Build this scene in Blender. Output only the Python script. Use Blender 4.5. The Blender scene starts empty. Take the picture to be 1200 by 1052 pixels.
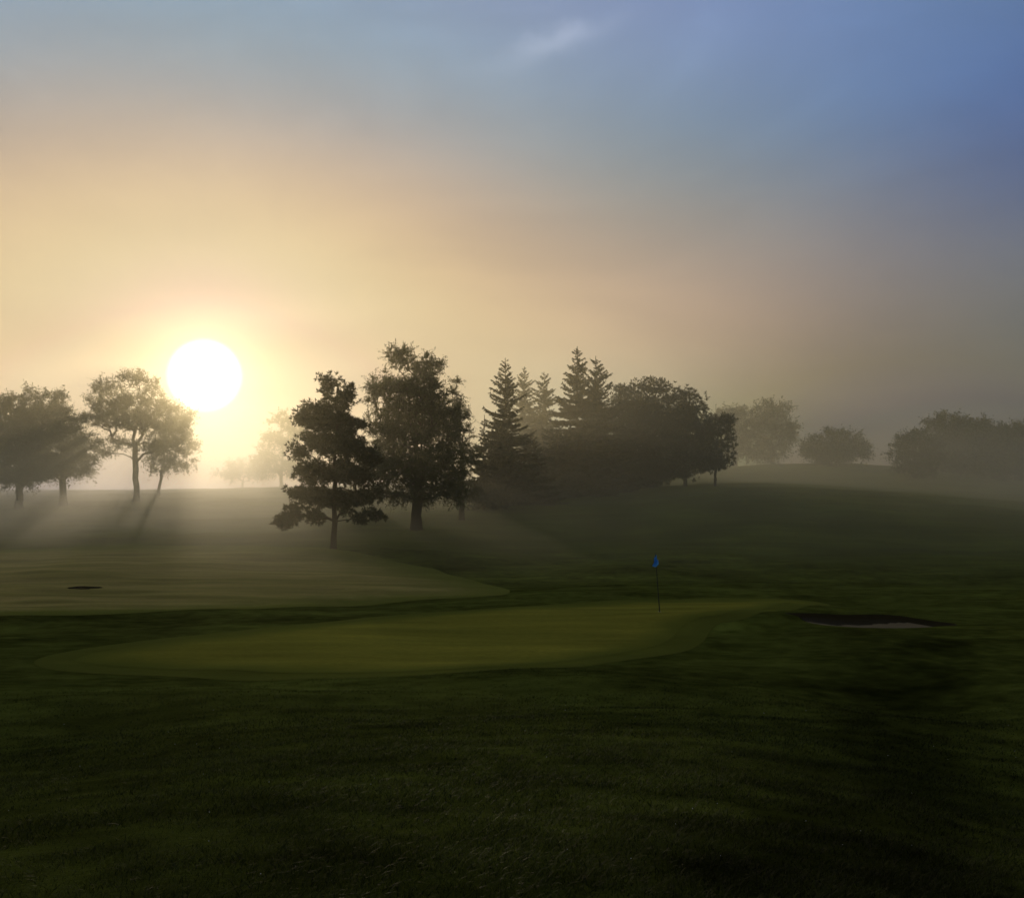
import bpy, math, random
import numpy as np
from mathutils import Vector
from mathutils.geometry import delaunay_2d_cdt

rng = np.random.default_rng(11)
random.seed(11)
sc = bpy.context.scene
col = sc.collection

# ------------------------------------------------------------------ camera geometry (used to turn measurements into metres)
F = 1153.0                     # focal length, in widths of 1200
CX, CY = 600.0, 526.0
EYE = 1.65
PITCH = math.atan((575.0 - 526.0) / F)
cp, sp = math.cos(PITCH), math.sin(PITCH)


def ray(u, v):
    x, y = (u - CX) / F, (CY - v) / F
    return np.array([x, cp - y * sp, sp + y * cp])


def at(u, v, D):
    """the point seen at (u, v) that stands D metres away"""
    d = ray(u, v)
    d = d * (D / d[1])
    return np.array([d[0], d[1], d[2] + EYE])


# ------------------------------------------------------------------ terrain
ctrl = []


def cpt(u, v, D):
    p = at(u, v, D)
    ctrl.append((math.atan2(p[0], p[1]), math.log(math.hypot(p[0], p[1])), p[2]))


# plain ground near the viewer, every direction
for a in (-0.9, -0.6, -0.3, 0.0, 0.3, 0.6, 0.9):
    ctrl.append((a, math.log(2.0), 0.02))
    ctrl.append((a, math.log(4.0), 0.0))
for a, z in ((-0.9, -1.2), (-0.5, -1.1), (-0.25, -1.0), (0.0, -1.0), (0.25, -1.1), (0.5, -1.35), (0.9, -1.5)):
    ctrl.append((a, math.log(10.0), z))
for a, z in ((-0.9, -2.2), (-0.5, -2.35), (-0.25, -2.25), (0.0, -2.2), (0.25, -2.15), (0.45, -2.2), (0.9, -2.2)):
    ctrl.append((a, math.log(18.0), z))
for u, v, D in [
    (60, 774, 26.5), (200, 786, 25), (350, 789, 24.6), (480, 787, 25), (600, 780, 26), (700, 770, 27.3), (775, 755, 29.6),
    (-200, 770, 27), (900, 765, 28), (1100, 760, 28.5), (1300, 755, 29),
    (300, 744, 31.2), (600, 715, 38), (760, 708, 40), (880, 706, 41), (772, 717, 37.6), (500, 750, 30.5),
    (0, 722, 39), (200, 718, 40), (450, 708, 43), (-250, 720, 40), (1000, 712, 41), (1150, 708, 42), (1400, 705, 42),
    (960, 735, 33), (1090, 736, 33),
    (100, 686, 50), (391, 645, 69), (300, 670, 58), (600, 676, 58), (800, 668, 60), (1000, 672, 60), (1200, 672, 60), (-300, 680, 55), (1450, 670, 60),
    (488, 623, 80), (0, 625, 84), (200, 622, 84), (660, 625, 82), (850, 620, 82), (1040, 622, 82), (1250, 625, 82),
    (160, 588, 112), (60, 592, 106), (600, 594, 99), (-200, 592, 108), (370, 592, 108),
    (700, 580, 114), (840, 567, 114), (940, 576, 104), (1040, 586, 98), (1180, 598, 94), (1400, 600, 94),
    (870, 563, 140), (1000, 567, 130), (1150, 575, 126), (1350, 575, 126),
    (900, 544, 180), (1000, 544, 168), (1100, 553, 155), (1250, 558, 150), (1450, 560, 150),
    (320, 571, 172), (150, 574, 172), (500, 566, 172), (700, 555, 172), (-200, 574, 172),
]:
    cpt(u, v, D)
for a in (-0.9, -0.6, -0.3, 0.0, 0.3, 0.6, 0.9):
    ctrl.append((a, math.log(300), 1.5))
    ctrl.append((a, math.log(800), -2.0))
    ctrl.append((a, math.log(3000), -6.0))
ctrl = np.array(ctrl)


def _phi(r2):
    return 0.5 * r2 * np.log(r2 + 1e-12)


SA = 1.7


def _solve():
    P = np.stack([ctrl[:, 0] * SA, ctrl[:, 1]], 1)
    n = len(P)
    K = _phi(((P[:, None] - P[None]) ** 2).sum(-1)) + np.eye(n) * 0.004
    Q = np.concatenate([np.ones((n, 1)), P], 1)
    A = np.block([[K, Q], [Q.T, np.zeros((3, 3))]])
    s = np.linalg.solve(A, np.concatenate([ctrl[:, 2], np.zeros(3)]))
    return P, s[:n], s[n:]


TP, TW, TC = _solve()


def vnoise(x, y, seed=0):
    """smooth value noise, -1..1"""
    xi, yi = np.floor(x).astype(np.int64), np.floor(y).astype(np.int64)
    fx, fy = x - xi, y - yi
    fx, fy = fx * fx * (3 - 2 * fx), fy * fy * (3 - 2 * fy)

    def h(a, b):
        n = (a * 374761393 + b * 668265263 + seed * 974634777) & 0xFFFFFFFF
        n = ((n ^ (n >> 13)) * 1274126177) & 0xFFFFFFFF
        return ((n ^ (n >> 16)) & 0xFFFF) / 32767.5 - 1.0
    a, b, c, d = h(xi, yi), h(xi + 1, yi), h(xi, yi + 1), h(xi + 1, yi + 1)
    return (a * (1 - fx) + b * fx) * (1 - fy) + (c * (1 - fx) + d * fx) * fy


BUNKERS = [  # centre, half width, half depth, depth of the hollow
    (at(1020, 727, 34.8), 2.75, 1.8, 0.21),
    (at(100, 687, 50.0), 0.7, 0.9, 0.2),
]


def bunker_d(x, y, b):
    c, rx, ry, dp = b
    dx, dy = (x - c[0]) / rx, (y - c[1]) / ry
    ang = np.arctan2(dy, dx)
    k = 1 + 0.07 * np.sin(3 * ang + 0.7) + 0.05 * np.sin(5 * ang + 2.0)
    # a blunt, long outline
    return (np.abs(dx) ** 2.6 + np.abs(dy) ** 2.6) ** (1 / 2.6) / k


GREEN_PX = [(88, 774), (130, 763), (205, 752), (300, 741), (400, 731), (500, 721), (600, 713), (690, 709), (780, 706), (870, 704.5), (945, 707),
            (905, 711), (855, 717), (820, 725), (798, 737), (785, 750), (750, 762), (690, 771), (600, 780), (480, 787), (350, 789), (210, 785), (130, 781)]


def height(x, y, fine=True):
    x, y = np.asarray(x, float), np.asarray(y, float)
    sh = x.shape
    x, y = x.ravel(), y.ravel()
    a = np.arctan2(x, y)
    a = np.clip(a, -0.85, 0.85)
    r = np.maximum(np.hypot(x, y), 1.5)
    out = np.empty_like(x)
    S = 40000
    for i in range(0, len(x), S):
        q = np.stack([a[i:i + S] * SA, np.log(r[i:i + S])], 1)
        d2 = ((q[:, None] - TP[None]) ** 2).sum(-1)
        out[i:i + S] = _phi(d2) @ TW + TC[0] + q @ TC[1:]
    # gentle undulation, stronger in the rough, none on the putting surface
    rr = np.hypot(x, y)
    amp = np.clip((rr - 3) / 15, 0, 1) * (1 - 0.7 * np.exp(-((rr - 33) / 7) ** 2))
    out += amp * (0.16 * vnoise(x / 6.5, y / 4.0, 1) + 0.07 * vnoise(x / 2.3, y / 1.7, 2))
    out += 0.02 * vnoise(x / 0.8, y / 0.8, 3) * np.clip(1.4 - np.abs(rr - 8) / 14, 0, 1)
    # low hump beside the green, in front of the bunker, and the bank behind the green
    c = at(885, 722, 35.0)
    out += 0.26 * np.exp(-(((x - c[0]) / 2.4) ** 2 + ((y - c[1]) / 1.7) ** 2))
    c = at(1020, 716, 37.0)
    out += 0.26 * np.exp(-(((x - c[0]) / 3.2) ** 2 + ((y - c[1]) / 0.9) ** 2))
    c = at(150, 730, 38.0)
    out += 0.18 * np.exp(-(((x - c[0]) / 9) ** 2 + ((y - c[1]) / 1.6) ** 2))
    c = at(1075, 800, 21.0)
    out -= 0.40 * np.exp(-(((x - c[0]) / 2.4) ** 2 + ((y - c[1]) / 3.2) ** 2))
    c = at(660, 795, 22.5)
    out += 0.10 * np.exp(-(((x - c[0]) / 3.6) ** 2 + ((y - c[1]) / 0.9) ** 2))
    c = at(880, 745, 29.0)
    out -= 0.12 * np.exp(-(((x - c[0]) / 2.6) ** 2 + ((y - c[1]) / 1.5) ** 2))
    for b in BUNKERS:
        d = bunker_d(x, y, b)
        t = np.clip((1.04 - d) / 0.16, 0, 1)
        out -= b[3] * (t * t * (3 - 2 * t)) * (1 - 0.5 * np.clip((y - b[0][1]) / b[2], -1, 1))
    return out.reshape(sh)


def h1(x, y):
    return float(height(np.array([x]), np.array([y]))[0])


def ground_px(u, v, d0=3.0, d1=400.0):
    """the ground point seen at (u, v)"""
    d = ray(u, v)
    ys = np.exp(np.linspace(math.log(d0), math.log(d1), 900))
    xs = d[0] / d[1] * ys
    zs = EYE + d[2] / d[1] * ys
    below = np.nonzero(zs < height(xs, ys))[0]
    k = below[0] if len(below) else len(ys) - 1
    return xs[k], ys[k]


# ------------------------------------------------------------------ mesh helpers
def mesh_obj(name, verts, faces, mat, parent=None, smooth=False, loc=None):
    """faces: an (n,3)/(n,4) array or a list of such arrays"""
    if not isinstance(faces, list):
        faces = [faces]
    me = bpy.data.meshes.new(name)
    verts = np.asarray(verts, np.float32)
    me.vertices.add(len(verts))
    me.vertices.foreach_set('co', verts.ravel())
    faces = [np.asarray(f, np.int32) for f in faces if len(f)]
    li = np.concatenate([f.ravel() for f in faces])
    tot = np.concatenate([np.full(len(f), f.shape[1], np.int32) for f in faces])
    start = np.concatenate([[0], np.cumsum(tot)[:-1]]).astype(np.int32)
    me.loops.add(len(li))
    me.loops.foreach_set('vertex_index', li)
    me.polygons.add(len(tot))
    me.polygons.foreach_set('loop_start', start)
    try:
        me.polygons.foreach_set('loop_total', tot)
    except Exception:
        pass
    if smooth:
        me.polygons.foreach_set('use_smooth', np.ones(len(tot), bool))
    me.update(calc_edges=True)
    me.validate()
    me.materials.append(mat)
    o = bpy.data.objects.new(name, me)
    col.objects.link(o)
    if parent:
        o.parent = parent
    if loc is not None:
        o.location = loc
    return o


def tag(o, label=None, cat=None, group=None, kind=None):
    for k, v in (('label', label), ('category', cat), ('group', group), ('kind', kind)):
        if v:
            o[k] = v
    return o


def tubes(paths, sides=6):
    """paths: list of (points (n,3), radii (n,)) -> verts, quads"""
    V, Q = [], []
    base = 0
    ang = np.arange(sides) / sides * 2 * math.pi
    for P, R in paths:
        P = np.asarray(P, float)
        n = len(P)
        T = np.gradient(P, axis=0)
        T /= np.linalg.norm(T, axis=1, keepdims=True) + 1e-9
        ref = np.where(np.abs(T[:, 2:3]) > 0.9, np.array([[1.0, 0, 0]]), np.array([[0, 0, 1.0]]))
        A = np.cross(T, ref)
        A /= np.linalg.norm(A, axis=1, keepdims=True) + 1e-9
        B = np.cross(T, A)
        ring = P[:, None] + np.asarray(R)[:, None, None] * (np.cos(ang)[None, :, None] * A[:, None] + np.sin(ang)[None, :, None] * B[:, None])
        V.append(ring.reshape(-1, 3))
        i = np.arange(n - 1)[:, None] * sides
        j = np.arange(sides)[None]
        k = (j + 1) % sides
        Q.append((base + np.stack([i + j, i + k, i + sides + k, i + sides + j], -1)).reshape(-1, 4))
        base += n * sides
    return np.concatenate(V), np.concatenate(Q)


def blades(C, Dr, L, W):
    """kite-shaped leaves: centre, direction, length, width"""
    n = len(C)
    Dr = Dr / (np.linalg.norm(Dr, axis=1, keepdims=True) + 1e-9)
    R = rng.normal(size=(n, 3))
    S = np.cross(Dr, R)
    S /= np.linalg.norm(S, axis=1, keepdims=True) + 1e-9
    L, W = L[:, None], W[:, None]
    v = np.stack([C - Dr * L * 0.5, C + S * W * 0.5 - Dr * L * 0.05, C + Dr * L * 0.5, C - S * W * 0.5 - Dr * L * 0.05], 1).reshape(-1, 3)
    f = np.arange(n * 4).reshape(-1, 4)
    return v, f


# ------------------------------------------------------------------ materials
def new_mat(name):
    m = bpy.data.materials.new(name)
    m.use_nodes = True
    m.node_tree.nodes.clear()
    return m, m.node_tree.nodes, m.node_tree.links


def grass_mat(name, c1, c2, c3, scale=1.0, bump=0.3, stretch=(1, 1, 1), sheen=0.25, rough=0.8, edge=None, streak=0.3):
    m, N, L = new_mat(name)
    out = N.new('ShaderNodeOutputMaterial')
    bs = N.new('ShaderNodeBsdfPrincipled')
    bs.inputs['Roughness'].default_value = rough
    bs.inputs['Specular IOR Level'].default_value = 0.0
    bs.inputs['Sheen Weight'].default_value = sheen
    bs.inputs['Sheen Roughness'].default_value = 0.45
    bs.inputs['Sheen Tint'].default_value = (0.42, 0.48, 0.10, 1)
    geo = N.new('ShaderNodeNewGeometry')
    mp = N.new('ShaderNodeMapping')
    mp.inputs['Scale'].default_value = stretch
    L.new(geo.outputs['Position'], mp.inputs[0])

    def noise(s, det=4, rgh=0.6, vec=None):
        n = N.new('ShaderNodeTexNoise')
        n.inputs['Scale'].default_value = s
        n.inputs['Detail'].default_value = det
        n.inputs['Roughness'].default_value = rgh
        L.new(vec or mp.outputs[0], n.inputs['Vector'])
        return n.outputs[0]

    def ramp(v, a, b):
        r = N.new('ShaderNodeMapRange')
        r.inputs[1].default_value, r.inputs[2].default_value = a, b
        L.new(v, r.inputs[0])
        return r.outputs[0]

    def mix(f, a, b):
        x = N.new('ShaderNodeMix')
        x.data_type = 'RGBA'
        L.new(f, x.inputs[0])
        for s, k in ((a, 6), (b, 7)):
            if isinstance(s, tuple):
                x.inputs[k].default_value = (*s, 1)
            else:
                L.new(s, x.inputs[k])
        return x.outputs[2]
    big = ramp(noise(0.12 * scale), 0.35, 0.65)
    mid = ramp(noise(1.6 * scale, 5, 0.65), 0.35, 0.68)
    fin = noise(22 * scale, 5, 0.7)
    c = mix(big, c1, c2)
    c = mix(mid, c, c3)
    dk = mix(ramp(fin, 0.3, 0.7), tuple(0.45 * k for k in c1), tuple(1.35 * k for k in c2))
    x = N.new('ShaderNodeMix')
    x.data_type = 'RGBA'
    x.inputs[0].default_value = 0.5
    L.new(c, x.inputs[6])
    L.new(dk, x.inputs[7])
    colr = x.outputs[2]
    # long streaks left by mowing and by dew
    sn = N.new('ShaderNodeTexNoise'); sn.inputs['Scale'].default_value = 1.0; sn.inputs['Detail'].default_value = 4
    sm = N.new('ShaderNodeMapping'); sm.inputs['Scale'].default_value = (0.10, 0.75, 1.0); sm.inputs['Rotation'].default_value = (0, 0, -0.12)
    L.new(geo.outputs['Position'], sm.inputs[0]); L.new(sm.outputs[0], sn.inputs['Vector'])
    sr = N.new('ShaderNodeMapRange')
    sr.inputs[1].default_value, sr.inputs[2].default_value, sr.inputs[3].default_value, sr.inputs[4].default_value = 0.32, 0.68, 1 - streak, 1 + streak
    L.new(sn.outputs[0], sr.inputs[0])
    vs = N.new('ShaderNodeVectorMath'); vs.operation = 'SCALE'
    L.new(colr, vs.inputs[0]); L.new(sr.outputs[0], vs.inputs['Scale'])
    colr = vs.outputs[0]
    if not edge:
        ln_ = noise(0.16, 3, 0.55, geo.outputs['Position'])
        lr = ramp(ln_, 0.34, 0.66)
        sc_ = N.new('ShaderNodeMath'); sc_.operation = 'MULTIPLY_ADD'
        L.new(lr, sc_.inputs[0]); sc_.inputs[1].default_value = 0.75; sc_.inputs[2].default_value = 0.6
        v2 = N.new('ShaderNodeVectorMath'); v2.operation = 'SCALE'
        L.new(colr, v2.inputs[0]); L.new(sc_.outputs[0], v2.inputs['Scale'])
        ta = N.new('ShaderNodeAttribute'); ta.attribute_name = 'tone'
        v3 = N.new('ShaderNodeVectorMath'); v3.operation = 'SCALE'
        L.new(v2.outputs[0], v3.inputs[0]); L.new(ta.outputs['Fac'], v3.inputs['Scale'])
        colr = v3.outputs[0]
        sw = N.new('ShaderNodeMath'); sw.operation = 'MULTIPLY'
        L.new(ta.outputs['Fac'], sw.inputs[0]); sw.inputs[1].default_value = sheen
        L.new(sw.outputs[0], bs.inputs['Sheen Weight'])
    if edge:
        at_ = N.new('ShaderNodeAttribute'); at_.attribute_name = 'edge'
        ew = N.new('ShaderNodeMath'); ew.operation = 'MULTIPLY_ADD'
        L.new(noise(1.1, 3, 0.6, geo.outputs['Position']), ew.inputs[0]); ew.inputs[1].default_value = 0.9 * max(1.0, edge[0] * 0.6)
        L.new(at_.outputs['Fac'], ew.inputs[2])
        er = N.new('ShaderNodeMapRange'); er.interpolation_type = 'SMOOTHSTEP'
        e0 = 0.45 * max(1.0, edge[0] * 0.6)
        er.inputs[1].default_value, er.inputs[2].default_value = e0, e0 + edge[0]
        L.new(ew.outputs[0], er.inputs[0])
        colr = mix(er.outputs[0], edge[1], colr)
    L.new(colr, bs.inputs['Base Color'])
    b = N.new('ShaderNodeBump')
    b.inputs['Strength'].default_value = bump
    b.inputs['Distance'].default_value = 0.06
    ad = N.new('ShaderNodeMath')
    ad.operation = 'MULTIPLY_ADD'
    L.new(noise(7 * scale, 6, 0.7), ad.inputs[0])
    ad.inputs[1].default_value = 1.5
    L.new(fin, ad.inputs[2])
    L.new(ad.outputs[0], b.inputs['Height'])
    L.new(b.outputs[0], bs.inputs['Normal'])
    L.new(bs.outputs[0], out.inputs[0])
    return m


def leaf_mat(name, c1, c2, transl=0.35, spec=0.12, tone_attr=False):
    m, N, L = new_mat(name)
    out = N.new('ShaderNodeOutputMaterial')
    oi = N.new('ShaderNodeNewGeometry')
    mx = N.new('ShaderNodeMix')
    mx.data_type = 'RGBA'
    L.new(oi.outputs['Random Per Island'], mx.inputs[0])
    mx.inputs[6].default_value = (*c1, 1)
    mx.inputs[7].default_value = (*c2, 1)
    d = N.new('ShaderNodeBsdfPrincipled')
    d.inputs['Roughness'].default_value = 0.6
    d.inputs['Specular IOR Level'].default_value = spec
    t = N.new('ShaderNodeBsdfTranslucent')
    cc = mx.outputs[2]
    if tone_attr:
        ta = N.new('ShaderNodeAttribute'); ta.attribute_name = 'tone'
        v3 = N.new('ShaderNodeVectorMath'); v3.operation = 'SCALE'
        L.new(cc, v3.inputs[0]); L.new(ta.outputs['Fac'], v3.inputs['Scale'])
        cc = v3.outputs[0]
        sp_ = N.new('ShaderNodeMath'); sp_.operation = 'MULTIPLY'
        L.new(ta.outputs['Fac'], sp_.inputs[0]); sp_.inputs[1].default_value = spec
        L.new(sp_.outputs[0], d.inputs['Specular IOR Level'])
    L.new(cc, d.inputs['Base Color'])
    L.new(cc, t.inputs[0])
    ms = N.new('ShaderNodeMixShader')
    ms.inputs[0].default_value = transl
    L.new(d.outputs[0], ms.inputs[1])
    L.new(t.outputs[0], ms.inputs[2])
    L.new(ms.outputs[0], out.inputs[0])
    return m


def rough_mat(name, c1, c2, scale=4.0, bump=0.5, rough=0.85, stretch=(1, 1, 1)):
    m, N, L = new_mat(name)
    out = N.new('ShaderNodeOutputMaterial')
    bs = N.new('ShaderNodeBsdfPrincipled')
    bs.inputs['Roughness'].default_value = rough
    bs.inputs['Specular IOR Level'].default_value = 0.03
    tc = N.new('ShaderNodeTexCoord')
    mp = N.new('ShaderNodeMapping')
    mp.inputs['Scale'].default_value = stretch
    L.new(tc.outputs['Object'], mp.inputs[0])
    n = N.new('ShaderNodeTexNoise')
    n.inputs['Scale'].default_value = scale
    n.inputs['Detail'].default_value = 6
    L.new(mp.outputs[0], n.inputs['Vector'])
    mx = N.new('ShaderNodeMix')
    mx.data_type = 'RGBA'
    L.new(n.outputs[0], mx.inputs[0])
    mx.inputs[6].default_value = (*c1, 1)
    mx.inputs[7].default_value = (*c2, 1)
    L.new(mx.outputs[2], bs.inputs['Base Color'])
    b = N.new('ShaderNodeBump')
    b.inputs['Strength'].default_value = bump
    b.inputs['Distance'].default_value = 0.03
    L.new(n.outputs[0], b.inputs['Height'])
    L.new(b.outputs[0], bs.inputs['Normal'])
    L.new(bs.outputs[0], out.inputs[0])
    return m


M_ground = grass_mat('rough_grass', (0.037, 0.050, 0.009), (0.054, 0.066, 0.012), (0.014, 0.025, 0.005), 1.0, 0.8, (0.6, 1.3, 1), streak=0.4)
M_green = grass_mat('mown_green', (0.155, 0.142, 0.020), (0.180, 0.158, 0.023), (0.105, 0.108, 0.016), 0.5, 0.15, (0.4, 1.4, 1), edge=(1.6, (0.066, 0.074, 0.012)), streak=0.3)
M_fringe = grass_mat('mown_collar', (0.066, 0.074, 0.012), (0.076, 0.080, 0.013), (0.046, 0.056, 0.010), 1.0, 0.3, (0.6, 1.4, 1), edge=(1.0, (0.056, 0.064, 0.012)))
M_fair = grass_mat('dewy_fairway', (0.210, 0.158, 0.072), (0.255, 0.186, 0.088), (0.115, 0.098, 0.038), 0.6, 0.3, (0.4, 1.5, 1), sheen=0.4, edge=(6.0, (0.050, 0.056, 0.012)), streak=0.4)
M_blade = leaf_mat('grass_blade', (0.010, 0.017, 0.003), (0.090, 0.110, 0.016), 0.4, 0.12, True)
M_sand = rough_mat('bunker_sand', (0.12, 0.095, 0.058), (0.18, 0.145, 0.09), 5.0, 0.9)
M_bunker_shade = rough_mat('bunker_shade', (0.016, 0.013, 0.006), (0.030, 0.024, 0.011), 6.0, 0.9)  # near-black colour stands in for the shade on the bunker wall
M_bark = rough_mat('bark', (0.035, 0.026, 0.018), (0.075, 0.058, 0.040), 6.0, 1.0, 0.9, (3, 3, 0.5))
M_pine = leaf_mat('pine_needles', (0.022, 0.034, 0.014), (0.045, 0.055, 0.022), 0.2)
M_spruce = leaf_mat('spruce_needles', (0.020, 0.032, 0.016), (0.038, 0.050, 0.024), 0.15)
M_leaf = leaf_mat('broad_leaves', (0.040, 0.058, 0.014), (0.070, 0.082, 0.022), 0.4)
M_bush = leaf_mat('bush_leaves', (0.034, 0.052, 0.016), (0.060, 0.076, 0.022), 0.3)

# ------------------------------------------------------------------ ground sheet
th = np.concatenate([np.linspace(-math.pi, -0.66, 60, endpoint=False), np.linspace(-0.66, 0.66, 620, endpoint=False), np.linspace(0.66, math.pi, 60)])
rad = np.concatenate([np.linspace(0.0, 1.0, 4, endpoint=False), np.geomspace(1.0, 22, 150, endpoint=False), np.arange(22, 44, 0.11), np.geomspace(44, 60, 90, endpoint=False), np.geomspace(60, 130, 170, endpoint=False), np.geomspace(130, 3000, 90)])
TH, RD = np.meshgrid(th, rad)
GX, GY = np.sin(TH) * RD, np.cos(TH) * RD
GZ = height(GX, GY)
nr, nt = TH.shape
i = np.arange(nr - 1)[:, None] * nt
j = np.arange(nt - 1)[None]
gq = np.stack([i + j, i + j + 1, i + nt + j + 1, i + nt + j], -1).reshape(-1, 4)
ground = mesh_obj('ground', np.stack([GX, GY, GZ], -1).reshape(-1, 3), gq[:, ::-1], M_ground, smooth=True)
tag(ground, kind='structure')


# ------------------------------------------------------------------ putting green and its collar, laid on the ground
def catmull(P, n=8):
    P = np.asarray(P, float)
    out = []
    for k in range(len(P)):
        p0, p1, p2, p3 = P[k - 1], P[k], P[(k + 1) % len(P)], P[(k + 2) % len(P)]
        for t in np.arange(n) / n:
            out.append(0.5 * (2 * p1 + (p2 - p0) * t + (2 * p0 - 5 * p1 + 4 * p2 - p3) * t * t + (3 * p1 - p0 - 3 * p2 + p3) * t ** 3))
    return np.array(out)


gp = catmull([ground_px(u, v) for u, v in GREEN_PX])


def in_poly(px, py, poly):
    ins = np.zeros(len(px), bool)
    for (ax, ay), (bx, by) in zip(poly, np.roll(poly, -1, 0)):
        ins ^= ((ay > py) != (by > py)) & (px < (bx - ax) * (py - ay) / (by - ay + 1e-12) + ax)
    return ins


def sheet(name, poly, lift, mat, cell=0.3):
    """a triangulated patch of ground inside an outline, with its distance from the edge stored per vertex"""
    P = np.asarray(poly)
    nxt = np.roll(P, -1, 0)
    ring = []
    for p, q in zip(P, nxt):
        m = max(1, int(np.linalg.norm(q - p) / cell))
        for t in range(m):
            ring.append(p + (q - p) * t / m)
    ring = np.array(ring)
    x0, y0 = ring.min(0)
    x1, y1 = ring.max(0)
    X, Y = np.meshgrid(np.arange(x0, x1, cell), np.arange(y0, y1, cell))
    px, py = X.ravel() + rng.uniform(-0.05, 0.05, X.size), Y.ravel() + rng.uniform(-0.05, 0.05, X.size)

    def edge_dist(p):
        dist = np.full(len(p), 1e9)
        for q0, q1 in zip(P, nxt):
            ab = q1 - q0
            t = np.clip(((p - q0) @ ab) / (ab @ ab + 1e-12), 0, 1)
            dist = np.minimum(dist, np.hypot(*(p - q0 - t[:, None] * ab).T))
        return dist
    p = np.stack([px, py], 1)
    p = p[in_poly(px, py, P)]
    p = p[edge_dist(p) > 0.5 * cell]
    allp = np.concatenate([ring, p])
    n = len(ring)
    vo, _e, fo, *_ = delaunay_2d_cdt([Vector(q) for q in allp], [(k, (k + 1) % n) for k in range(n)], [], 1, 1e-5)
    v = np.array([tuple(q) for q in vo])
    f = np.array([t for t in fo if len(t) == 3])
    a, b, c = v[f[:, 0]], v[f[:, 1]], v[f[:, 2]]
    flip = (b[:, 0] - a[:, 0]) * (c[:, 1] - a[:, 1]) - (b[:, 1] - a[:, 1]) * (c[:, 0] - a[:, 0]) < 0
    f[flip] = f[flip][:, ::-1]
    fc = v[f].mean(1)
    for b in BUNKERS:
        keep = bunker_d(fc[:, 0], fc[:, 1], b) > 1.0
        f, fc = f[keep], fc[keep]
    o = mesh_obj(name, np.stack([v[:, 0], v[:, 1], height(v[:, 0], v[:, 1]) + lift], 1), f, mat, smooth=True)
    o.data.attributes.new('edge', 'FLOAT', 'POINT').data.foreach_set('value', edge_dist(v).astype(np.float32))
    return o


def grow(poly, d):
    t = np.roll(poly, -1, 0) - np.roll(poly, 1, 0)
    n = np.stack([t[:, 1], -t[:, 0]], 1)
    n /= np.linalg.norm(n, axis=1, keepdims=True) + 1e-9
    area = 0.5 * np.sum(poly[:, 0] * np.roll(poly[:, 1], -1) - np.roll(poly[:, 0], -1) * poly[:, 1])
    return poly + n * d * (1 if area > 0 else -1)


fair = catmull([ground_px(u, v) for u, v in [(-320, 729), (0, 723), (200, 717), (350, 712), (480, 705), (560, 700), (597, 695), (585, 688), (545, 678), (470, 660), (300, 640), (0, 645), (-320, 655)]], 5)
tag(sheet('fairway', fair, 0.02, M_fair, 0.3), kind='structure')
tag(sheet('green_collar', grow(gp, 1.0), 0.006, M_fringe, 0.25), kind='structure')
tag(sheet('putting_green', gp, 0.012, M_green, 0.22), kind='structure')

# ------------------------------------------------------------------ bunkers
for n, b in enumerate(BUNKERS):
    c, rx, ry, dp = b
    k = 64
    ang = np.arange(k) / k * 2 * math.pi
    rr = np.linspace(0.02, 1.0, 26)
    A, R = np.meshgrid(ang, rr)
    ux, uy = np.cos(A), np.sin(A)
    sup = (np.abs(ux) ** 2.6 + np.abs(uy) ** 2.6) ** (-1 / 2.6)
    kk = 1 + 0.07 * np.sin(3 * A + 0.7) + 0.05 * np.sin(5 * A + 2.0)
    X, Y = c[0] + ux * sup * R * rx * kk, c[1] + uy * sup * R * ry * kk
    Z = height(X, Y) + (0.02 if n == 0 else 0.06) + 0.02 * vnoise(X / 0.5, Y / 0.5, 9) * (1 - R)
    ii = np.arange(len(rr) - 1)[:, None] * k
    jj = np.arange(k)[None]
    f = np.stack([ii + jj, ii + (jj + 1) % k, ii + k + (jj + 1) % k, ii + k + jj], -1).reshape(-1, 4)
    V = np.concatenate([np.stack([X, Y, Z], -1).reshape(-1, 3), [[c[0], c[1], Z[0].mean()]]])
    fc = V[f].mean(1)
    dx, dy = (fc[:, 0] - c[0]) / rx, (fc[:, 1] - c[1]) / ry
    sandy = (n == 0) & (np.hypot(dx, dy) < 0.9) & (dy < (0.40 + 0.36 * dx + 0.10 * vnoise(fc[:, 0] / 0.4, fc[:, 1] / 0.4, 5)))     # the back wall's shade is painted on as a dark colour
    tri = np.stack([np.arange(k), (np.arange(k) + 1) % k, np.full(k, len(V) - 1)], 1)
    if n == 0:
        s = mesh_obj('bunker_sand', V, [f[sandy][:, ::-1], tri[:, ::-1]], M_sand, smooth=True)
        tag(s, kind='structure')
    s = mesh_obj('bunker_face', V, f[~sandy][:, ::-1] if n == 0 else [f[:, ::-1], tri[:, ::-1]], M_bunker_shade, smooth=True)
    tag(s, kind='structure')

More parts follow.
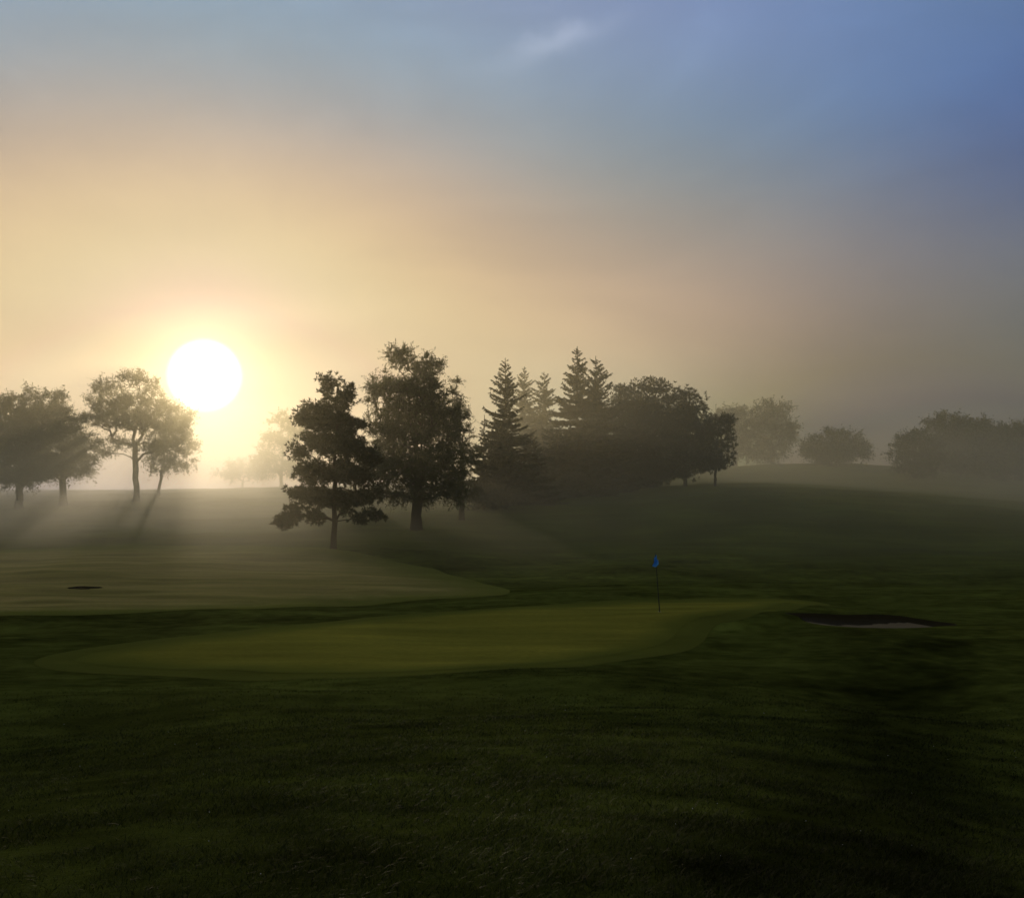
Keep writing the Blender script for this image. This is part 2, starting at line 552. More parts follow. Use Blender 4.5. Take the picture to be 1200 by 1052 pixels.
# ------------------------------------------------------------------ grass blades of the near rough
def scatter(r0, r1, amax, dens, hgt, wid):
    n = int(amax * (r1 * r1 - r0 * r0) * dens)
    r = np.sqrt(rng.random(n) * (r1 * r1 - r0 * r0) + r0 * r0)
    a = (rng.random(n) * 2 - 1) * amax
    x, y = np.sin(a) * r, np.cos(a) * r
    # clumps and bare spots
    p = 0.55 + 0.35 * vnoise(x / 0.35, y / 0.22, 21) + 0.3 * vnoise(x / 1.3, y / 0.8, 22)
    keep = rng.random(n) < np.clip(p, 0.06, 1) * np.clip((25 - r) / 9, 0, 1)
    keep &= ~in_poly(x, y, grow(gp, 0.85))
    for b in BUNKERS:
        keep &= bunker_d(x, y, b) > 1.05
    x, y, p = x[keep], y[keep], p[keep]
    n = len(x)
    z = height(x, y) - 0.004
    hh = hgt * (0.5 + 0.8 * rng.random(n)) * np.clip(0.6 + 0.6 * p, 0.4, 1.4)
    ww = wid * (0.7 + 0.6 * rng.random(n))
    lean = rng.normal(size=(n, 2)) * 0.9 + np.array([0.25, -0.1])
    an = rng.random(n) * math.pi
    sx, sy = np.cos(an) * ww / 2, np.sin(an) * ww / 2
    P = np.stack([x, y, z], 1)
    S = np.stack([sx, sy, np.zeros(n)], 1)
    T = np.stack([lean[:, 0] * hh, lean[:, 1] * hh, hh], 1)
    mid = P + T * np.array([0.4, 0.4, 0.62])
    v = np.stack([P - S, P + S, mid + S * 0.75, P + T, mid - S * 0.75], 1).reshape(-1, 3)
    k = np.arange(n) * 5
    return v, np.stack([k, k + 1, k + 2, k + 4], 1), np.stack([k + 4, k + 2, k + 3], 1)


SHADE_PATCH = np.array([ground_px(u, v, 2.5, 60) for u, v in [(990, 800), (1040, 762), (1095, 746), (1140, 752), (1148, 860), (1160, 960), (1190, 1080), (740, 1080), (800, 1015), (895, 935), (975, 860)]])  # outline of the foreground shade painted into the turf and blade colour


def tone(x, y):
    """how lush or how worn the turf is; a patch of shade is painted in before the bunker"""
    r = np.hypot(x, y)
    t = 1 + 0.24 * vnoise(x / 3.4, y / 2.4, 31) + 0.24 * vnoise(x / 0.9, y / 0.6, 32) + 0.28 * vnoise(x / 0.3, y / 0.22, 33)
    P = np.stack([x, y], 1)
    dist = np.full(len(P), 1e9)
    for q0, q1 in zip(SHADE_PATCH, np.roll(SHADE_PATCH, -1, 0)):
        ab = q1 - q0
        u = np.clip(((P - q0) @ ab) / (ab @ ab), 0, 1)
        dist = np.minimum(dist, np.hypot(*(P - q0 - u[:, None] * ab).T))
    sd_ = np.where(in_poly(x, y, SHADE_PATCH), dist, -dist) / (0.05 * r + 0.15) + 0.7 * vnoise(x / 0.5, y / 0.9, 34) + 0.4 * vnoise(x / 0.2, y / 0.4, 35)
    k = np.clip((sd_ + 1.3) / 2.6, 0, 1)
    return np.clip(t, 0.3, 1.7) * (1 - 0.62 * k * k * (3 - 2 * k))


VV, Q4, T3, off = [], [], [], 0
for args in ((2.2, 6.5, 0.62, 6500, 0.032, 0.0045), (6.5, 12, 0.6, 2600, 0.036, 0.007), (12, 25, 0.58, 650, 0.038, 0.012)):
    v, q, t = scatter(*args)
    VV.append(v); Q4.append(q + off); T3.append(t + off); off += len(v)
g = mesh_obj('grass', np.concatenate(VV), [np.concatenate(Q4), np.concatenate(T3)], M_blade)
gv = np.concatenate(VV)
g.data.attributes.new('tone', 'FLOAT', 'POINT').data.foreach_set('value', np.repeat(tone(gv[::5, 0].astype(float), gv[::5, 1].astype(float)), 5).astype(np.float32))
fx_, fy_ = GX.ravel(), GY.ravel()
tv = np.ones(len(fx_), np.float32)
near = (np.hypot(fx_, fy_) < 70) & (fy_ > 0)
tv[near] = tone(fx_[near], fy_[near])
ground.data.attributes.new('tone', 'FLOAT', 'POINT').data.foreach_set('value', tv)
tag(g, 'short dewy rough grass covering the near slope', 'grass', kind='stuff')

# ------------------------------------------------------------------ trees
def skeleton(base, leader, clumps, r_twig, rise):
    """greedy branching tree: every clump hangs on the nearest wood below it. returns limb paths"""
    pts = [base.copy()]
    par = [-1]
    for p in leader:
        pts.append(p); par.append(len(pts) - 2)
    nl = len(pts)
    order = np.argsort(np.hypot(clumps[:, 0] - base[0], clumps[:, 1] - base[1]) + 0.4 * (clumps[:, 2] - base[2]))
    tips = []
    for k in order:
        c = clumps[k]
        P = np.array(pts)
        d = P - c
        dist = np.linalg.norm(d, axis=1)
        hd = np.hypot(d[:, 0], d[:, 1])
        pen = np.maximum(0, d[:, 2] + rise * hd) * 2.5         # wood should come from below
        low = np.where(np.arange(len(P)) == 0, 3.0, 0) + np.where((np.arange(len(P)) < nl) & (np.arange(len(P)) < 2), 2, 0)
        q = int((dist + pen + low).argmin())
        L = dist[q]
        m = max(2, int(L / 0.9))
        p0 = P[q]
        prev = q
        wob = rng.normal(size=3) * 0.07 * L
        for s in range(1, m + 1):
            t = s / m
            bow = math.sin(math.pi * t)
            p = p0 * (1 - t) + c * t + wob * bow + np.array([0, 0, 0.10 * L * bow * (1 if rise > 0 else -0.3)])
            pts.append(p); par.append(prev); prev = len(pts) - 1
        tips.append(prev)
    n = len(pts)
    w = np.zeros(n)
    for t in tips:
        w[t] += 1
    for k in range(n - 1, 0, -1):
        w[par[k]] += w[k]
    return np.array(pts), np.array(par), w


def limb_paths(pts, par, w, r_base, expo=0.5):
    r = r_base * (np.maximum(w, 0.35) / w[0]) ** expo
    kids = {}
    for k in range(1, len(par)):
        kids.setdefault(par[k], []).append(k)
    paths = []
    starts = [(0, None)]
    while starts:
        k, frm = starts.pop()
        P, R = ([pts[frm]], [min(r[frm], r[k] * 1.25)]) if frm is not None else ([], [])
        while True:
            P.append(pts[k]); R.append(r[k])
            ch = kids.get(k, [])
            if not ch:
                break
            ch = sorted(ch, key=lambda q: -w[q])
            for q in ch[1:]:
                starts.append((q, k))
            k = ch[0]
        if len(P) > 1:
            R[-1] *= 0.5
            paths.append((np.array(P), np.array(R)))
    return paths


def px_ellipses(ells, D, squash=1.0):
    out = []
    for u, v, ru, rv in ells:
        c = at(u, v, D)
        out.append((c, ru * D / F, rv * D / F))
    return out


def sample_clumps(E, spacing, fill=0.72, depth=1.0):
    """points through the crown, denser near its skin"""
    pts = []
    for c, ru, rv in E:
        n = max(10, int(fill * 14.0 * ru * ru * max(rv, 0.6 * spacing) * depth / spacing ** 3))
        d = rng.normal(size=(n, 3))
        d /= np.linalg.norm(d, axis=1, keepdims=True)
        r = rng.random(n) ** 0.5
        dy = (rng.random(1)[0] - 0.5) * ru * 0.9
        pts.append(c + np.array([0, dy, 0]) + d * r[:, None] * np.array([ru, ru * depth, rv]))
    pts = np.concatenate(pts)
    # thin out crowded ones
    keep = []
    for p in pts:
        if all(((p - q) ** 2).sum() > (0.42 * spacing) ** 2 for q in keep):
            keep.append(p)
    return np.array(keep)


def finish(kind, label, cat, group, base, wood, crown, leafmat):
    root = bpy.data.objects.new(kind, None)
    root.empty_display_size = 0.5
    col.objects.link(root)
    root.location = base
    tag(root, label, cat, group)
    v, q = wood
    mesh_obj('trunk', v - base, q, M_bark, root, smooth=True)
    v, q = crown
    mesh_obj('crown', v - base, q, leafmat, root)
    return root


def base_point(u, v, D):
    p = at(u, v, D)
    p[2] = h1(p[0], p[1])
    return p


def broadleaf(kind, label, group, ub, vb, D, ells, spacing, twigs, per, leaf, r0, mat=None, top=0.7, droop=0.15, lean=0.0, cat='tree', depth=0.95, clear=0.0):
    base = base_point(ub, vb, D)
    E = px_ellipses(ells, D)
    cl = sample_clumps(E, spacing, depth=depth)
    cl = cl[cl[:, 2] > base[2] + clear]
    ztop = cl[:, 2].max()
    cxm = np.median(cl[:, 0])
    H = (ztop - base[2])
    n = 9
    t = np.linspace(1 / n, 1, n)
    ctr = np.array([base[0] + (cxm - base[0]) * 0.6, base[1], 0])
    leader = np.stack([base[0] + (ctr[0] - base[0]) * t ** 1.5 + rng.normal(size=n) * 0.006 * H, base[1] + rng.normal(size=n) * 0.006 * H, base[2] + H * top * t], 1)
    b0 = base - np.array([0, 0, 0.3])
    pts, par, w = skeleton(b0, leader, cl, 0.02, 0.35)
    paths = limb_paths(pts, par, w, r0, 0.5)
    # flare at the foot
    P, R = paths[0]
    foot = np.array([b0, base + np.array([0, 0, 0.25]), base + np.array([0, 0, 0.9])])
    paths[0] = (np.concatenate([foot, P[1:]]), np.concatenate([[r0 * 1.55, r0 * 1.25, r0 * 1.05], np.minimum(R[1:], r0)]))
    # sprays of leaves
    cen = cl.mean(0) * 0.5 + np.array([base[0], base[1], base[2] + H * 0.45]) * 0.5
    C, Dd, tw = [], [], []
    for c in cl:
        out = c - cen
        out /= np.linalg.norm(out) + 1e-6
        m = max(3, int(twigs * (0.5 + 0.8 * rng.random())))
        d = rng.normal(size=(m, 3)) + out * 0.9 + np.array([0, 0, 0.25 - droop])
        d /= np.linalg.norm(d, axis=1, keepdims=True)
        ln = spacing * (0.45 + 1.0 * rng.random(m) ** 1.5)
        s = rng.random((m, per)) ** 0.8
        p = c + d[:, None] * (ln[:, None] * s)[..., None]
        p[..., 2] -= droop * (s ** 2) * ln[:, None]
        p += rng.normal(size=p.shape) * leaf * 0.55
        C.append(p.reshape(-1, 3))
        dd = np.repeat(d, per, 0) + rng.normal(size=(m * per, 3)) * 0.9
        Dd.append(dd)
        for q in range(0, m, 2):
            e = c + d[q] * ln[q] * 0.9
            e[2] -= droop * ln[q] * 0.8
            tw.append((np.array([c, (c + e) / 2, e]), np.array([0.02, 0.014, 0.007])))
    C, Dd = np.concatenate(C), np.concatenate(Dd)
    n = len(C)
    ls = leaf * (0.6 + 0.8 * rng.random(n))
    crown = blades(C, Dd, ls, ls * (0.42 + 0.22 * rng.random(n)))
    v1, q1 = tubes(paths, 7)
    v2, q2 = tubes(tw, 3)
    return finish(kind, label, cat, group, base, (np.concatenate([v1, v2]), np.concatenate([q1, q2 + len(v1)])), crown, mat or M_leaf)


def pine(kind, label, group, ub, vb, D, ells, spacing, r0, tufts=26, needles=9, nl=0.2, top=0.96, depth=0.9, clear=0.0):
    base = base_point(ub, vb, D)
    E = px_ellipses(ells, D)
    cl = sample_clumps(E, spacing, depth=depth)
    cl = cl[cl[:, 2] > base[2] + clear]
    H = cl[:, 2].max() - base[2]
    hi = cl[cl[:, 2] > base[2] + 0.85 * H].mean(0)
    n = 12
    t = np.linspace(1 / n, 1, n)
    leader = np.stack([base[0] + (hi[0] - base[0]) * t ** 1.3 + rng.normal(size=n) * 0.006 * H, base[1] + (hi[1] - base[1]) * t ** 2, base[2] + H * top * t], 1)
    b0 = base - np.array([0, 0, 0.3])
    pts, par, w = skeleton(b0, leader, cl, 0.02, 0.05)
    paths = limb_paths(pts, par, w, r0, 0.48)
    P, R = paths[0]
    foot = np.array([b0, base + np.array([0, 0, 0.25]), base + np.array([0, 0, 0.9])])
    paths[0] = (np.concatenate([foot, P[1:]]), np.concatenate([[r0 * 1.4, r0 * 1.15, r0 * 1.02], np.minimum(R[1:], r0)]))
    # needle puffs, flat below and domed above
    C, Dd = [], []
    for c in cl:
        m = max(5, int(tufts * (0.6 + 0.8 * rng.random())))
        d = rng.normal(size=(m, 3))
        d /= np.linalg.norm(d, axis=1, keepdims=True)
        rr = rng.random(m) ** 0.45
        s = spacing * (0.5 + 0.5 * rng.random())
        o = d * rr[:, None] * np.array([s, s, s * 0.8])
        o[:, 2] = np.where(o[:, 2] < 0, o[:, 2] * 0.6, o[:, 2])
        tp = c + o
        ax = d + np.array([0, 0, 0.7])
        ax /= np.linalg.norm(ax, axis=1, keepdims=True)
        nd = ax[:, None] * 0.8 + rng.normal(size=(m, needles, 3)) * 0.65
        nd /= np.linalg.norm(nd, axis=2, keepdims=True)
        C.append((tp[:, None] + nd * nl * 0.5 + rng.normal(size=(m, 1, 3)) * 0.03).reshape(-1, 3))
        Dd.append(nd.reshape(-1, 3))
    C, Dd = np.concatenate(C), np.concatenate(Dd)
    n = len(C)
    ls = nl * (0.7 + 0.6 * rng.random(n))
    crown = blades(C, Dd, ls, ls * 0.2)
    wood = tubes(paths, 7)
    return finish(kind, label, 'tree', group, base, wood, crown, M_pine)


def spruce(kind, label, group, ub, vb, D, vtop, half, r0, gap=0.30, bare=0.06, ragged=0.42, shape=0.82):
    base = base_point(ub, vb, D)
    H = (at(ub, vtop, D)[2] - base[2])
    Rm = half * D / F
    n = 14
    t = np.linspace(0, 1, n)
    tr = np.stack([base[0] + rng.normal(size=n) * 0.004 * H, base[1] + rng.normal(size=n) * 0.004 * H, base[2] - 0.3 + (H + 0.3) * t], 1)
    paths = [(tr, r0 * (1 - t) ** 0.8 + 0.012)]
    C, Dd, Ls = [], [], []
    z = bare
    while z < 0.985:
        k = 4 if z > 0.85 else (6 if z > 0.65 else 8)
        a0 = rng.random() * 6.28
        f = (1 - z) ** shape
        for q in range(k):
            a = a0 + q * 2 * math.pi / k + rng.normal() * 0.25
            ln = Rm * f * (1 + ragged * rng.normal()) + 0.12
            ln = max(ln, 0.12)
            if rng.random() < 0.10:
                continue
            zz = z + rng.normal() * 0.012
            o = np.array([np.interp(zz, t, tr[:, 0]), np.interp(zz, t, tr[:, 1]), base[2] + H * zz])
            s = np.linspace(0, 1, 6)
            zt = min(1, max(0, (z - 0.4) / 0.5)); zt = zt * zt * (3 - 2 * zt) + rng.normal() * 0.12
            drop = (-0.34 * s + 0.26 * s ** 2.2) * (1 - zt) + (0.45 * s + 0.15 * s * s) * zt
            up = np.array([math.cos(a), math.sin(a), 0])
            P = o + up * (ln * s)[:, None] + np.array([0, 0, 1]) * (ln * drop)[:, None]
            paths.append((P, 0.035 * (1 - s) * min(1, ln / 1.5) + 0.006))
            # needled side twigs hang off the branch
            m = int(8 + (52 if z < 0.6 else 34) * ln)
            st = rng.random(m) ** 0.75
            pp = np.stack([np.interp(st, s, P[:, i]) for i in range(3)], 1)
            side = np.array([-up[1], up[0], 0])
            sg = rng.choice([-1, 1], m)[:, None]
            tl = (0.12 + 0.26 * ln * (1 - st) * 0.5 + 0.14 * rng.random(m)) * min(1.0, 0.45 + ln * 0.5)
            dd = up * 0.75 + side * sg * (0.5 + 0.5 * rng.random((m, 1))) + np.array([0, 0, 1]) * (-0.35 + 0.5 * rng.normal(size=(m, 1)))
            dd /= np.linalg.norm(dd, axis=1, keepdims=True)
            C.append(pp + dd * tl[:, None] * 0.6)
            Dd.append(dd)
            Ls.append(tl * 1.5)
        z += gap / H * (0.75 + 0.5 * rng.random()) * (1.25 - 0.3 * f)
    # leading shoot
    m = 46
    st = rng.random(m) * 1.7
    C.append(np.stack([np.full(m, tr[-1, 0]), np.full(m, tr[-1, 1]), tr[-1, 2] - 0.9 * st + 0.1], 1))
    Dd.append(np.stack([rng.normal(size=m) * 0.5, rng.normal(size=m) * 0.5, np.ones(m)], 1))
    Ls.append(np.full(m, 0.22))
    C, Dd, Ls = np.concatenate(C), np.concatenate(Dd), np.concatenate(Ls)
    crown = blades(C, Dd, Ls, np.minimum(Ls * 0.34, 0.13))
    return finish(kind, label, 'tree', group, base, tubes(paths, 6), crown, M_spruce)


MAIN = None
pine('pine_tree', 'dark pine with bare straight trunk standing alone before the tall leafy tree', MAIN, 391, 643, 69,
     [(u, v, ru * 1.04, rv * 1.28) for u, v, ru, rv in [(388, 453, 10, 9), (406, 463, 9, 8), (394, 474, 15, 10), (370, 480, 13, 8), (355, 487, 8, 9), (385, 496, 29, 11), (415, 501, 14, 9), (352, 527, 10, 8),
      (368, 519, 19, 9), (402, 524, 30, 11), (429, 536, 14, 9), (373, 553, 24, 10), (406, 555, 29, 11), (345, 577, 14, 7), (370, 581, 22, 9),
      (346, 603, 15, 7), (333, 612, 8, 4), (366, 605, 15, 5), (400, 588, 26, 10), (433, 584, 17, 10), (438, 602, 9, 5), (424, 607, 6, 4)]], 0.80, 0.20, tufts=24, needles=10, nl=0.30)

broadleaf('broadleaf_tree', 'tallest leafy tree with airy rounded crown and short thick trunk', MAIN, 488, 622, 80,
          [(472, 422, 20, 15), (500, 428, 20, 16), (450, 458, 24, 22), (488, 462, 36, 30), (468, 500, 38, 30), (512, 497, 32, 32), (448, 540, 26, 30),
           (490, 545, 40, 34), (525, 548, 24, 32), (452, 578, 16, 12), (530, 575, 18, 14), (490, 577, 26, 12)], 0.86, 12, 26, 0.105, 0.42, top=0.72, droop=0.18)
broadleaf('broadleaf_tree', 'narrow leafy tree close against the tallest tree, toward the spruces', MAIN, 541, 604, 88,
          [(534, 447, 6, 9), (533, 468, 13, 16), (535, 495, 18, 24), (541, 530, 20, 28), (540, 568, 20, 18)], 0.86, 10, 24, 0.105, 0.24, top=0.85, droop=0.25)

for u, vb, D, vt, half, r0, lab in [
    (592, 599, 98, 420, 37, 0.24, 'sharp pointed spruce at the edge of the grove, next to the leafy trees'),
    (567, 600, 97, 487, 17, 0.13, 'small young spruce at the foot of the narrow leafy tree'),
    (615, 590, 135, 430, 28, 0.26, 'pale hazy spruce tip just behind the sharp pointed spruce'),
    (638, 588, 128, 437, 32, 0.26, 'faint spruce midway between the sharp pointed spruce and the twin spruces'),
    (677, 588, 112, 407, 40, 0.30, 'taller of the twin spruces in the middle of the grove'),
    (699, 588, 114, 418, 40, 0.30, 'lower twin spruce with ragged top, beside the dark pines'),
    (652, 588, 110, 492, 34, 0.16, 'low spruce filling the gap before the twin spruces'),
    (622, 594, 103, 505, 34, 0.15, 'low bushy spruce beside the sharp pointed spruce'),
]:
    spruce('spruce_tree', lab, 'spruces of the grove', u, vb, D, vt, half, r0)

GP = 'rounded dark pines at the end of the grove'
pine('pine_tree', 'round headed pine touching the lower twin spruce', GP, 734, 580, 120,
     [(728, 463, 17, 12), (742, 458, 11, 9), (725, 490, 24, 20), (745, 490, 26, 20), (735, 525, 34, 22), (733, 555, 34, 18), (712, 540, 24, 24)], 1.3, 0.25, 26, 9, 0.36)
pine('pine_tree', 'highest rounded pine of the dark clump', GP, 768, 576, 117,
     [(767, 454, 16, 10), (778, 462, 15, 10), (757, 474, 20, 14), (775, 487, 28, 20), (762, 515, 30, 24), (778, 540, 32, 20), (760, 558, 30, 14)], 1.3, 0.26, 26, 9, 0.36)
pine('pine_tree', 'broad sloping pine with thin stems on the crest', GP, 803, 570, 114,
     [(797, 464, 14, 9), (814, 472, 13, 9), (797, 488, 26, 16), (817, 492, 17, 18), (803, 515, 30, 20), (818, 533, 26, 18), (798, 550, 28, 12)], 1.3, 0.22, 26, 9, 0.36)
pine('pine_tree', 'small rounded pine that ends the grove above the crest', GP, 838, 566, 111,
     [(849, 494, 9, 8), (853, 508, 10, 9), (833, 506, 13, 18), (853, 524, 10, 12), (836, 528, 17, 16), (848, 543, 13, 8), (828, 548, 16, 9)], 1.1, 0.15, 26, 9, 0.34)

GF = 'hazy trees on the far rise'
broadleaf('broadleaf_tree', 'hazy tree half hidden behind the last small pine', GF, 862, 545, 185,
          [(860, 488, 24, 10), (850, 500, 18, 12), (868, 505, 22, 14), (860, 526, 24, 14)], 1.9, 12, 14, 0.34, 0.35, top=0.7)
broadleaf('broadleaf_tree', 'hazy tall tree standing clear on the far rise beside the lone bush', GF, 905, 545, 182,
          [(908, 482, 20, 11), (900, 498, 28, 13), (912, 510, 20, 14), (900, 527, 28, 13)], 1.9, 12, 14, 0.34, 0.35, top=0.7)
broadleaf('bush', 'wide low bush alone on the skyline of the far rise', None, 980, 546, 165,
          [(978, 511, 18, 7), (962, 522, 20, 10), (995, 520, 22, 10), (980, 531, 36, 10), (1012, 529, 9, 9), (949, 527, 9, 9)], 1.4, 12, 14, 0.28, 0.2, M_bush, top=0.5, cat='bush')
GH = 'hazy bushes beyond the bunker'
broadleaf('bush', 'rounded dark bush standing foremost in the hazy bushes', GH, 1072, 560, 142,
          [(1072, 520, 22, 12), (1060, 532, 14, 12), (1085, 532, 20, 16), (1070, 545, 24, 11)], 1.35, 13, 14, 0.26, 0.2, M_bush, top=0.5, cat='bush')
broadleaf('broadleaf_tree', 'highest of the hazy bushes, a broad low tree', GH, 1118, 558, 156,
          [(1108, 498, 24, 11), (1135, 502, 24, 11), (1120, 517, 36, 15), (1120, 538, 40, 16)], 1.6, 13, 14, 0.3, 0.3, M_bush, top=0.6)
broadleaf('broadleaf_tree', 'broad dome of foliage running out of the picture edge', GH, 1175, 562, 146,
          [(1160, 508, 24, 10), (1190, 510, 24, 10), (1172, 526, 38, 16), (1175, 545, 42, 14)], 1.5, 13, 14, 0.28, 0.3, M_bush, top=0.6)
broadleaf('broadleaf_tree', 'low foliage against the picture edge, mostly out of view', GH, 1232, 566, 148,
          [(1222, 522, 24, 13), (1245, 518, 24, 13), (1232, 544, 34, 16)], 1.5, 13, 14, 0.28, 0.3, M_bush, top=0.6)

broadleaf('broadleaf_tree', 'spreading tree beneath the sun with clear trunk and layered gaps', None, 160, 587, 112,
          [(150, 488, 40, 10), (157, 446, 20, 9), (128, 457, 20, 10), (182, 456, 16, 11), (113, 474, 17, 8), (150, 473, 30, 10), (188, 478, 20, 11), (127, 494, 26, 8), (165, 498, 26, 9),
           (200, 500, 20, 9), (140, 517, 22, 7), (175, 522, 24, 9), (122, 531, 12, 4), (205, 522, 18, 9)], 1.0, 10, 15, 0.15, 0.33, top=0.55, droop=0.05)
broadleaf('broadleaf_tree', 'smaller thin stemmed tree just behind the spreading tree', None, 186, 580, 124,
          [(212, 492, 18, 14), (194, 512, 24, 16), (218, 522, 13, 14), (188, 540, 20, 11), (212, 543, 16, 10)], 1.2, 11, 13, 0.2, 0.18, top=0.65, droop=0.1)
GL = 'heavy dark trees at the misty edge'
broadleaf('broadleaf_tree', 'dense dark tree nearest the spreading tree, on short trunk', GL, 74, 588, 106,
          [(66, 466, 13, 9), (58, 482, 24, 12), (78, 494, 20, 14), (62, 512, 34, 18), (92, 520, 22, 20), (70, 540, 38, 18), (96, 552, 14, 10)], 1.1, 14, 14, 0.19, 0.36, top=0.65)
broadleaf('broadleaf_tree', 'dense dark tree cut off by the picture edge, outermost of the dark pair', GL, 22, 592, 103,
          [(34, 468, 14, 10), (12, 476, 18, 13), (25, 495, 32, 16), (-5, 505, 28, 18), (18, 528, 38, 20), (30, 553, 34, 13), (-10, 550, 28, 16)], 1.1, 14, 14, 0.19, 0.36, top=0.65)
broadleaf('broadleaf_tree', 'pale glowing tree beyond the lone pine, near the sun', None, 330, 569, 172,
          [(332, 492, 14, 14), (345, 508, 14, 16), (325, 518, 20, 16), (318, 540, 24, 14), (345, 540, 22, 14)], 1.7, 11, 12, 0.3, 0.3, top=0.65)
broadleaf('bush', 'pale low bush under the sun on the far skyline', None, 284, 571, 190,
          [(284, 549, 20, 8), (268, 556, 14, 7), (300, 553, 16, 9)], 1.5, 11, 12, 0.3, 0.18, M_bush, top=0.5, cat='bush')

# ------------------------------------------------------------------ flagstick
fx, fy = ground_px(773, 717, 30, 45)
fb = np.array([fx, fy, h1(fx, fy) + 0.012])
fs = bpy.data.objects.new('golf_flagstick', None)
fs.empty_display_size = 0.3
col.objects.link(fs)
fs.location = fb
tag(fs, 'thin dark golf flagstick with limp blue flag standing on the green', 'flagstick')
M_pole = rough_mat('pole_paint', (0.03, 0.03, 0.03), (0.05, 0.05, 0.045), 8, 0.05, 0.5)
M_cup = rough_mat('cup_rim', (0.5, 0.5, 0.5), (0.6, 0.6, 0.6), 8, 0.05, 0.5)
HP = 67 * fy / F
lean = -4.5 * fy / F
zz = np.array([-0.1, 0.0, 0.25, 0.5, 0.75, 1.0]) * HP
v, q = tubes([(np.stack([lean * zz / HP, zz * 0, zz], 1), np.array([0.019, 0.019, 0.018, 0.016, 0.014, 0.012]))], 10)
mesh_obj('pole', v, q, M_pole, fs, smooth=True)
a = np.arange(20) / 20 * 2 * math.pi
v = np.concatenate([np.stack([np.cos(a) * r, np.sin(a) * r, np.full(20, z)], 1) for r, z in ((0.054, 0.004), (0.060, 0.004), (0.060, -0.08), (0.054, -0.08))])
i = np.arange(20); k = (i + 1) % 20
mesh_obj('cup', v, np.concatenate([np.stack([s * 20 + i, s * 20 + k, (s + 1) % 4 * 20 + k, (s + 1) % 4 * 20 + i], 1) for s in range(4)]), M_cup, fs)
# limp cloth: hangs from the hoist in soft folds, the free corner kicks back to the pole
m, N, L = new_mat('flag_cloth')
out = N.new('ShaderNodeOutputMaterial')
d = N.new('ShaderNodeBsdfDiffuse'); t = N.new('ShaderNodeBsdfTranslucent'); ms = N.new('ShaderNodeMixShader')
nz = N.new('ShaderNodeTexNoise'); nz.inputs['Scale'].default_value = 30
mx = N.new('ShaderNodeMix'); mx.data_type = 'RGBA'
L.new(nz.outputs[0], mx.inputs[0])
mx.inputs[6].default_value = (0.06, 0.30, 0.85, 1); mx.inputs[7].default_value = (0.10, 0.40, 0.95, 1)
L.new(mx.outputs[2], d.inputs[0]); L.new(mx.outputs[2], t.inputs[0])
ms.inputs[0].default_value = 0.55
L.new(d.outputs[0], ms.inputs[1]); L.new(t.outputs[0], ms.inputs[2]); L.new(ms.outputs[0], out.inputs[0])
M_flag = m
nu, nv = 16, 18
fv = []
for b in range(nv):
    for c in range(nu):
        s, w = c / (nu - 1), b / (nv - 1)            # along the fly, down the hoist
        hang = s ** 1.1
        x = -0.03 + 0.10 * math.sin(s * 7.0) * (0.35 + 0.65 * s) + 0.05 * hang - 0.13 * max(0, w - 0.55) * s * 2 + lean * (1 - 0.12 * w)
        x += 0.015
        y = -0.05 * s + 0.05 * math.sin(s * 9 + w * 2.0) * s
        z = HP - 0.02 - w * 0.34 - 0.20 * hang * (1 - 0.35 * w)
        fv.append((x, y, z))
fq = [(b * nu + c, b * nu + c + 1, (b + 1) * nu + c + 1, (b + 1) * nu + c) for b in range(nv - 1) for c in range(nu - 1)]
mesh_obj('flag', np.array(fv), np.array(fq), M_flag, fs, smooth=True)

# ------------------------------------------------------------------ dew drops that catch the light
m, N, L = new_mat('dew')
out = N.new('ShaderNodeOutputMaterial'); bs = N.new('ShaderNodeBsdfPrincipled')
bs.inputs['Base Color'].default_value = (0.9, 0.92, 0.95, 1); bs.inputs['Roughness'].default_value = 0.12
nz = N.new('ShaderNodeTexNoise'); nz.inputs['Scale'].default_value = 3
mr = N.new('ShaderNodeMapRange'); mr.inputs[3].default_value = 0.05; mr.inputs[4].default_value = 0.25
L.new(nz.outputs[0], mr.inputs[0]); L.new(mr.outputs[0], bs.inputs['Roughness'])
L.new(bs.outputs[0], out.inputs[0])
M_dew = m
oct_v = np.array([[1, 0, 0], [-1, 0, 0], [0, 1, 0], [0, -1, 0], [0, 0, 1], [0, 0, -1]], float)
oct_f = np.array([[0, 2, 4], [2, 1, 4], [1, 3, 4], [3, 0, 4], [2, 0, 5], [1, 2, 5], [3, 1, 5], [0, 3, 5]])
nd = 60
r = 4.5 + 15 * rng.random(nd) ** 1.3
a = rng.uniform(-0.5, 0.5, nd)
x, y = np.sin(a) * r, np.cos(a) * r
z = height(x, y) + 0.045
V = (np.stack([x, y, z], 1)[:, None] + oct_v[None] * (0.0014 + 0.0018 * rng.random((nd, 1, 1))) * (r / 6)[:, None, None] ** 0.5).reshape(-1, 3)
Fd = (oct_f[None] + (np.arange(nd) * 6)[:, None, None]).reshape(-1, 3)
tag(mesh_obj('dew', V, Fd, M_dew, smooth=True), 'scattered bright dew drops on the near grass', 'dew', kind='stuff')

